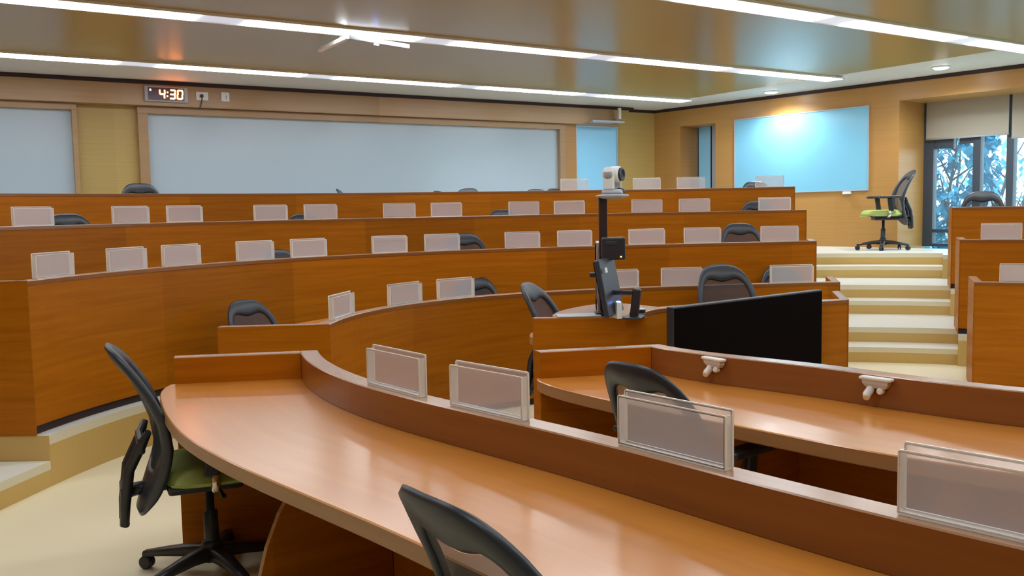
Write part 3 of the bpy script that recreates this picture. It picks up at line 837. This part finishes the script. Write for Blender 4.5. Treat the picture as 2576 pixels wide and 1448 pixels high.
CG = 'mesh back office chairs'
proto = make_chair('office chair with green seat, seen from the side at the left end of foreground desk')
proto.scale = (1.04,) * 3; proto.location = (-1.345, 4.02, 0); proto.rotation_euler = (0, 0, hd((.91, .41)))
dup(proto, (.13, 1.975, 0), hd((.80, .60)), 'office chair cut off by the bottom edge, back to the camera')
dup(proto, (.705, 3.63, 0), hd((.78, .62)), 'office chair pulled up to the orange lit desk with white clips', 1.0)
dup(proto, (.455, 6.36, 0), hd((.93, -.36)), 'office chair turned sideways beside the monitor and camera pole', 1.06)
pl = on_z(2221, 628, TIER(4))
dup(proto, (pl.x, pl.y, TIER(4)), hd((-.93, .1)), 'office chair with pale green seat standing alone on the top landing', 1.13)
def far_chair(row, px, ytop, turn, label, off=1.02, lim=(.93, 1.14)):
    """a chair behind a far row, its back top seen at (px, ytop)"""
    z = row.z
    best = None
    for j in range(201):
        p, v, t = row.at(j / 200); vn = v.normalized(); q = p + v * off
        face = -vn; c, sn = math.cos(turn), math.sin(turn); face = Vector((face.x * c - face.y * sn, face.x * sn + face.y * c))
        top = q - face * .37; pr = proj((top.x, top.y, z + 1.0)); e = abs(pr[0] - px)
        if best is None or e < best[0]: best = (e, q, face, pr[2])
    _, q, face, d = best
    # height wanted
    zt_ = at_depth(px, ytop, d).z
    sc_ = min(max((zt_ - z) / 1.012, lim[0]), lim[1])
    return dup(proto, (q.x, q.y, z), hd(face), label, sc_)
R1, R2, R3, R4, R0 = far[1], far[2], far[3], far[4], far[0]
far_chair(R0, 1814, 664, .12, 'office chair with grey mesh back right behind the black television', .92)
far_chair(R1, 606, 759, -.28, 'dark chair behind the left end of the lowest far desk row', .95)
far_chair(R1, 1195, 695, -.25, 'chair behind the lowest far desk row, left of the camera pole', .98)
far_chair(R1, 1960, 668, .15, 'dark chair behind a name plate at the right end of lowest far row', .98)
far_chair(R2, 684, 627, -.2, 'dark chair half hidden by a name plate, left part of second lowest far row', .98)
far_chair(R2, 1168, 586, -.15, 'chair behind the second lowest far desk row, above the middle', .98)
far_chair(R2, 1862, 560, .1, 'upright grey chair between two name plates at right of second lowest far row', .98)
far_chair(R3, 172, 536, -.3, 'dark chair at far left behind the third lowest far desk row', .98)
far_chair(R3, 765, 537, -.2, 'dark chair between two name plates, left middle of third lowest far row', .98)
far_chair(R3, 1262, 526, -.1, 'dark chair with wide low back in the middle of third lowest far row', .98)
far_chair(R3, 1900, 504, .1, 'dark chair at the right end of the third lowest far desk row', .98)
far_chair(R4, 345, 460, -.2, 'dark chair top below the gap between the two whiteboards', .98)
far_chair(R4, 846, 474, 1.2, 'small grey chair top left of centre above the top desk row', .98)
far_chair(R4, 1100, 479, .8, 'tiny dark chair top before the whiteboard, left one of the middle pair', 1.75)
far_chair(R4, 1184, 473, -.6, 'grey and black chair top before the whiteboard, right one of the middle pair', .98)
far_chair(R4, 1342, 475, 0, 'low grey chair top near the right end of the long whiteboard', 1.75)
far_chair(R4, 1394, 473, .3, 'dark chair top just left of the wooden pier beside the whiteboard', .98)
far_chair(R4, 1900, 455, .1, 'dark chair top in front of the large pale blue board', .98)
far_chair(rgt[3], 2470, 480, 0, 'dark chair in front of the window, right of the stairs', .98)

# ------------------------------------------------------------------ name plates
def make_plate(label):
    r = thing('name_plate', label, 'name plate', (0, 0, 0), 0, 'acrylic name plate holders')
    w = .32
    def sheet(nm, y, z0, h):
        m = MB(); t = .005
        m.quad((-w / 2, y - t / 2, z0), (w / 2, y - t / 2, z0), (w / 2, y - t / 2, z0 + h), (-w / 2, y - t / 2, z0 + h), 0)
        s = m.build(nm, ACRYL, r, fix=False)
        m = MB()
        m.box((0, y, z0 + h), (w, t, .006)); m.box((-w / 2, y, z0 + h / 2), (.006, t, h)); m.box((w / 2, y, z0 + h / 2), (.006, t, h)); m.box((0, y, z0 + .002), (w, t, .004))
        m.build('polished_edge', ACEDGE, s)
    sheet('front_sheet', -.014, .004, .134); sheet('back_sheet', .014, .004, .146)
    m = MB(); m.box((0, 0, .002), (w, .034, .004)); m.build('foot', clear('acrylic_foot', (1, .97, .92), .75, .15), r)
    for sx in (-1, 1):
        m = MB(); m.box((sx * (w / 2 - .002), 0, .072), (.004, .022, .134)); m.build('side_edge', clear('acrylic_side', (.9, .86, .8), .55, .15), r)
    return r
PG = 'acrylic name plate holders'
pproto = make_plate('x'); first = [True]
ORD = ['first', 'second', 'third', 'fourth', 'fifth', 'sixth', 'seventh', 'eighth', 'ninth', 'tenth', 'eleventh', 'twelfth']
def plate(row, x0, x1, label, full=True):
    z = row.z + LH; off = .042
    fa, fb = row.frac_px(x0, off, z), row.frac_px(x1, off, z)
    if fa is None: fa = 0.
    if fb is None: fb = 1.
    pa, va, _ = row.at(fa); pb, vb, _ = row.at(fb)
    a, b = pa + va * off, pb + vb * off; mid = (a + b) / 2; d = b - a
    w = d.length; s = min(max(w / .32, .86), 1.15)
    rz = math.atan2(d.y, d.x)
    if not row.near: pass
    else: rz = math.atan2(d.y, d.x)
    if (Vector((-math.sin(rz), math.cos(rz)))).y < 0: rz += PI
    loc = (mid.x, mid.y, z + .0005)
    if first[0]:
        first[0] = False; pproto.location = loc; pproto.rotation_euler = (0, 0, rz); pproto.scale = (s, 1, 1); pproto['label'] = label; return
    dup(pproto, loc, rz, label, (s, 1, 1))
    PW.append((label[:40], round(w, 3)))
PW = []
for i, (a, b) in enumerate(((930, 1069), (1143, 1322), (1561, 1840), (2270, 2620))):
    plate(nrow[1], a, b, ('clear acrylic name plate, smallest looking one at the left of the foreground ledge',
                          'clear acrylic name plate, second from left on the foreground ledge',
                          'clear acrylic name plate on the foreground ledge, in front of the orange desk chair',
                          'clear acrylic name plate at the lower right edge of the photo')[i])
def rowplates(row, spans, where):
    for i, (a, b) in enumerate(spans):
        plate(row, a, b, 'clear acrylic name plate, %s from left on the %s' % (ORD[i], where))
rowplates(R1, ((830, 890), (980, 1058), (1103, 1190), (1523, 1605), (1665, 1765), (1938, 2045)), 'lowest far desk row')
rowplates(R2, ((88, 182), (274, 366), (412, 502), (598, 687), (734, 820), (938, 1023), (1070, 1155), (1272, 1357), (1404, 1488), (1583, 1671), (1722, 1812), (1914, 2008)), 'second lowest far desk row')
rowplates(R3, ((34, 133), (285, 374), (422, 508), (641, 722), (767, 847), (966, 1044), (1086, 1161), (1281, 1355), (1395, 1470), (1590, 1665), (1709, 1785), (1909, 1988)), 'third lowest far desk row')
rowplates(R4, ((1410, 1480), (1592, 1662), (1700, 1776), (1900, 1972)), 'topmost desk row')
plate(rgt[2], 2468, 2570, 'clear acrylic name plate on the middle desk right of the stairs')
plate(rgt[1], 2515, 2635, 'clear acrylic name plate on the lowest desk right of the stairs')

# ------------------------------------------------------------------ white clips on the orange desk ledge
def clip(px, label, proto_=None):
    row = nrow[0]; zt_ = row.z + LH
    f = row.frac_px(px, .085, zt_); p, v, t = row.at(f); q = p + v * .0855
    rz = hd(v)
    if proto_ is not None: return dup(proto_, (q.x, q.y, zt_ - .012), rz, label)
    r = thing('ledge_clip', label, 'clip', (q.x, q.y, zt_ - .012), rz, 'white clips on the orange desk ledge')
    m = MB(); m.box((0, .018, 0), (.125, .036, .012), bev=.004); m.build('top_plate', WHITE, r)
    m = MB(); b0 = len(m.v)
    for z_, w_, d_ in ((-.006, .052, .032), (-.02, .05, .03), (-.036, .038, .022)):
        m.v += [(-w_, 0.001, z_), (w_, 0.001, z_), (w_, d_, z_), (-w_, d_, z_)]
    for i in range(2):
        for j in range(4): m.face((b0 + i * 4 + j, b0 + i * 4 + (j + 1) % 4, b0 + i * 4 + 4 + (j + 1) % 4, b0 + i * 4 + 4 + j))
    m.face((b0, b0 + 1, b0 + 2, b0 + 3)); m.face((b0 + 8, b0 + 9, b0 + 10, b0 + 11)); m.build('body', plain('clip_grey', (.55, .58, .62), .4), r)
    m = MB(); m.tube([(.02, .012, -.03), (.026, .02, -.05), (.03, .03, -.062), (.024, .046, -.072)], [.014, .016, .016, .012], 10); m.build('hook', WHITE, r)
    m = MB(); m.lathe([(.008, 0), (.013, .004), (.013, .022), (.009, .028)], 12, R=Matrix.Rotation(-PI / 2, 3, 'X'), o=(-.018, .004, -.045)); m.build('knob', WHITE, r)
    return r
c1 = clip(1803, 'white clip on the orange desk ledge, nearer the chair')
clip(2211, 'white clip on the orange desk ledge, farther right of the two', c1)

# ------------------------------------------------------------------ television
zt = EYE - .575
a = at_depth(1694, 773, 1); va = ray(1694, 773); vb = ray(2071, 728)
ka = (zt - EYE) / va[2]; kb = (zt - EYE) / vb[2]
TA = Vector((va[0] * ka, va[1] * ka)); TB = Vector((vb[0] * kb, vb[1] * kb)); tv = TB - TA; mid = (TA + TB) / 2
w = tv.length; h = w * .565; zb_ = zt - h
r = thing('television', 'large black flat screen television standing before the short desk row', 'television', (mid.x, mid.y, 0), math.atan2(tv.y, tv.x))
m = MB(); m.box((0, .03, zb_ + h / 2), (w, .05, h), bev=.006); m.box((0, .065, zb_ + h * .4), (w * .6, .05, h * .5), bev=.02); m.build('housing', BLACK, r)
m = MB(); m.box((.0, .003, zb_ + h / 2 + .006), (w - .03, .006, h - .035)); m.build('screen', SCREEN, r)
for sx in (-1, 1):
    m = MB(); m.tube([(sx * w * .3, .03, zb_ + .02), (sx * w * .3, .03, .02)], .02, 10); m.box((sx * w * .3, .0, .0125), (.06, .30, .025), bev=.008); m.build('foot', BLACK, r)

# ------------------------------------------------------------------ things on the operator counter
ztop = LH + .0005
def cnt(px, py, z=ztop): return on_z(px, py, z)
dP = 5.80
def spot(px, d): v = ray(px, 780); k = d / 1.0; return Vector((v[0] * d, v[1] * d, ztop))
p = spot(1519, 5.83)
r = thing('camera_stand', 'tall dark pole with round top plate on the desk end', 'stand', p, 0)
H_ = at_depth(1519, 489, 5.83).z - ztop
m = MB(); m.box((0, 0, .008), (.11, .11, .016), bev=.004); m.build('base_plate', BLACK, r)
m = MB(); m.box((0, 0, .016 + (H_ - .03) / 2), (.052, .04, H_ - .03), bev=.006); m.build('pole', plain('dark_brown_metal', (.035, .016, .014), .35), r)
m = MB(); m.lathe([(.02, H_ - .032), (.07, H_ - .026), (.105, H_ - .012), (.10, H_ - .004), (.06, H_)], 28, o=(.06, 0, 0)); m.build('top_plate', GREYP, r)
m = MB(); m.box((.055, -.05, 1.33 - ztop), (.145, .10, .14), bev=.012); bx = m.build('control_box', BLACK, r)
m = MB(); m.box((.098, -.102, 1.28 - ztop), (.01, .004, .008)); m.build('indicator', emis('orange_led', (1, .4, .05), 3), bx)
m = MB(); m.box((.04, -.102, 1.365 - ztop), (.07, .004, .02), bev=.002); m.build('handle_recess', DARKG, bx)
m = MB(); m.box((-.045, -.01, 1.165 - ztop), (.085, .045, .03), bev=.006); m.build('clamp', DARKG, r)
m = MB(); m.tube([(-.03, -.03, 1.36 - ztop), (-.05, -.03, 1.2 - ztop), (-.052, -.03, 1.05 - ztop), (-.03, -.03, .95 - ztop), (-.01, -.05, .005)], .004, 6); m.build('cable', plain('mauve_cable', (.28, .14, .14), .5), r)
pc_ = Vector((p.x + .06, p.y, ztop + H_ + .0005))
r = thing('conference_camera', 'white swivel video camera on top of the tall pole', 'camera', pc_, math.radians(58))
m = MB(); m.lathe([(.062, 0), (.066, .006), (.064, .02), (.05, .03)], 28); m.build('base', GREYP, r)
m = MB()
for sx in (-1, 1):
    m.box((sx * .05, 0, .085), (.022, .075, .12), bev=.01)
    m.lathe([(.0, -.011), (.0375, -.011), (.0375, .011), (.0, .011)], 22, R=Matrix.Rotation(PI / 2, 3, 'Y'), o=(sx * .05, 0, .128))
m.build('yoke', WHITE, r)
m = MB(); m.lathe([(.02, -.05), (.045, -.045), (.05, 0), (.05, .05), (.044, .058)], 26, R=Matrix.Rotation(PI / 2, 3, 'X'), o=(0, 0, .12)); hd_ = m.build('head', WHITE, r)
m = MB(); m.lathe([(.041, .0), (.041, .012), (.03, .014), (.026, .006), (.0, .004)], 26, R=Matrix.Rotation(PI / 2, 3, 'X'), o=(0, -.057, .12)); m.build('lens', BLACK, hd_)
m = MB(); m.box((.045, -.035, .02), (.05, .05, .035), bev=.014); m.build('sensor', DARKG, r)
# monitor, seen nearly edge on
pm = spot(1533, 5.66)
r = thing('monitor', 'black computer monitor seen nearly edge on, on the desk end', 'monitor', (pm.x, pm.y, ztop), math.radians(72))
tl_ = Matrix.Rotation(-.18, 3, 'X')
m = MB(); m.box((0, 0, .19), (.44, .035, .345), rot=tl_, bev=.01); m.build('housing', DARKG, r)
m = MB(); m.box((0, .0195, .19), (.42, .004, .32), rot=tl_); m.build('screen', SCREEN, r)
m = MB(); m.box((-.17, -.0195, .30), (.055, .003, .03), rot=tl_, bev=.001); m.build('sticker', WHITE, r)
m = MB(); m.box((0, -.16, .09), (.05, .05, .18), rot=Matrix.Rotation(.12, 3, 'X'), bev=.01); m.box((0, -.08, .155), (.04, .16, .028), bev=.006); m.box((0, -.15, .006), (.16, .11, .012), bev=.004); m.build('stand', BLACK, r)
ps = spot(1506, 6.03)
r = thing('side_screen', 'slim silver edged screen standing behind the black monitor and pole', 'screen', (ps.x, ps.y, ztop), math.radians(86))
m = MB(); m.box((0, 0, .225), (.24, .028, .45), bev=.006); m.build('housing', SILVER, r)
m = MB(); m.box((0, .016, .225), (.22, .004, .42)); m.build('screen', SCREEN, r)
pw = spot(1551, 5.60)
r = thing('white_adapter', 'small white adapter box with blue light beneath the monitor', 'adapter', (pw.x + .012, pw.y + .01, ztop), math.radians(10))
m = MB(); m.box((0, 0, .05), (.036, .05, .10), bev=.005); m.build('body', WHITE, r)
m = MB(); m.box((0, -.004, .103), (.02, .03, .006), bev=.002); m.build('status_light', LEDB, r)
pk = spot(1607, 5.80)
r = thing('card_reader', 'small silver box on the desk end, right of the monitor', 'device', (pk.x, pk.y, ztop), math.radians(8))
m = MB(); m.box((0, 0, .020), (.075, .06, .04), bev=.006); m.build('body', SILVER, r)
m = MB(); m.box((0, -.031, .022), (.06, .004, .018), bev=.001); m.build('front_slot', BLACK, r)
pg = spot(1455, 5.78)
r = thing('grey_slab', 'thin pale grey slab lying on the desk end, left of the monitor', 'mat', (pg.x, pg.y, ztop), math.radians(2))
m = MB(); m.box((0, 0, .004), (.27, .16, .008), bev=.003); m.build('sheet', PALEG, r)  # thin pale grey slab on the counter

# ------------------------------------------------------------------ world and render look
wd = bpy.data.worlds.new('world'); scene.world = wd; wd.use_nodes = True
bg = wd.node_tree.nodes['Background']; bg.inputs['Color'].default_value = (.62, .86, 1.0, 1); bg.inputs['Strength'].default_value = 2.6
scene.view_settings.view_transform = 'Standard'; scene.view_settings.look = 'None'; scene.view_settings.gamma = 1; scene.view_settings.use_curve_mapping = False
scene.view_settings.exposure = 0.55
cy = scene.cycles
cy.max_bounces = 8; cy.diffuse_bounces = 4; cy.glossy_bounces = 4; cy.transparent_max_bounces = 24; cy.transmission_bounces = 6
cy.use_denoising = True; cy.sample_clamp_indirect = 6; cy.caustics_reflective = False; cy.caustics_refractive = False
print('PLATES', PW)
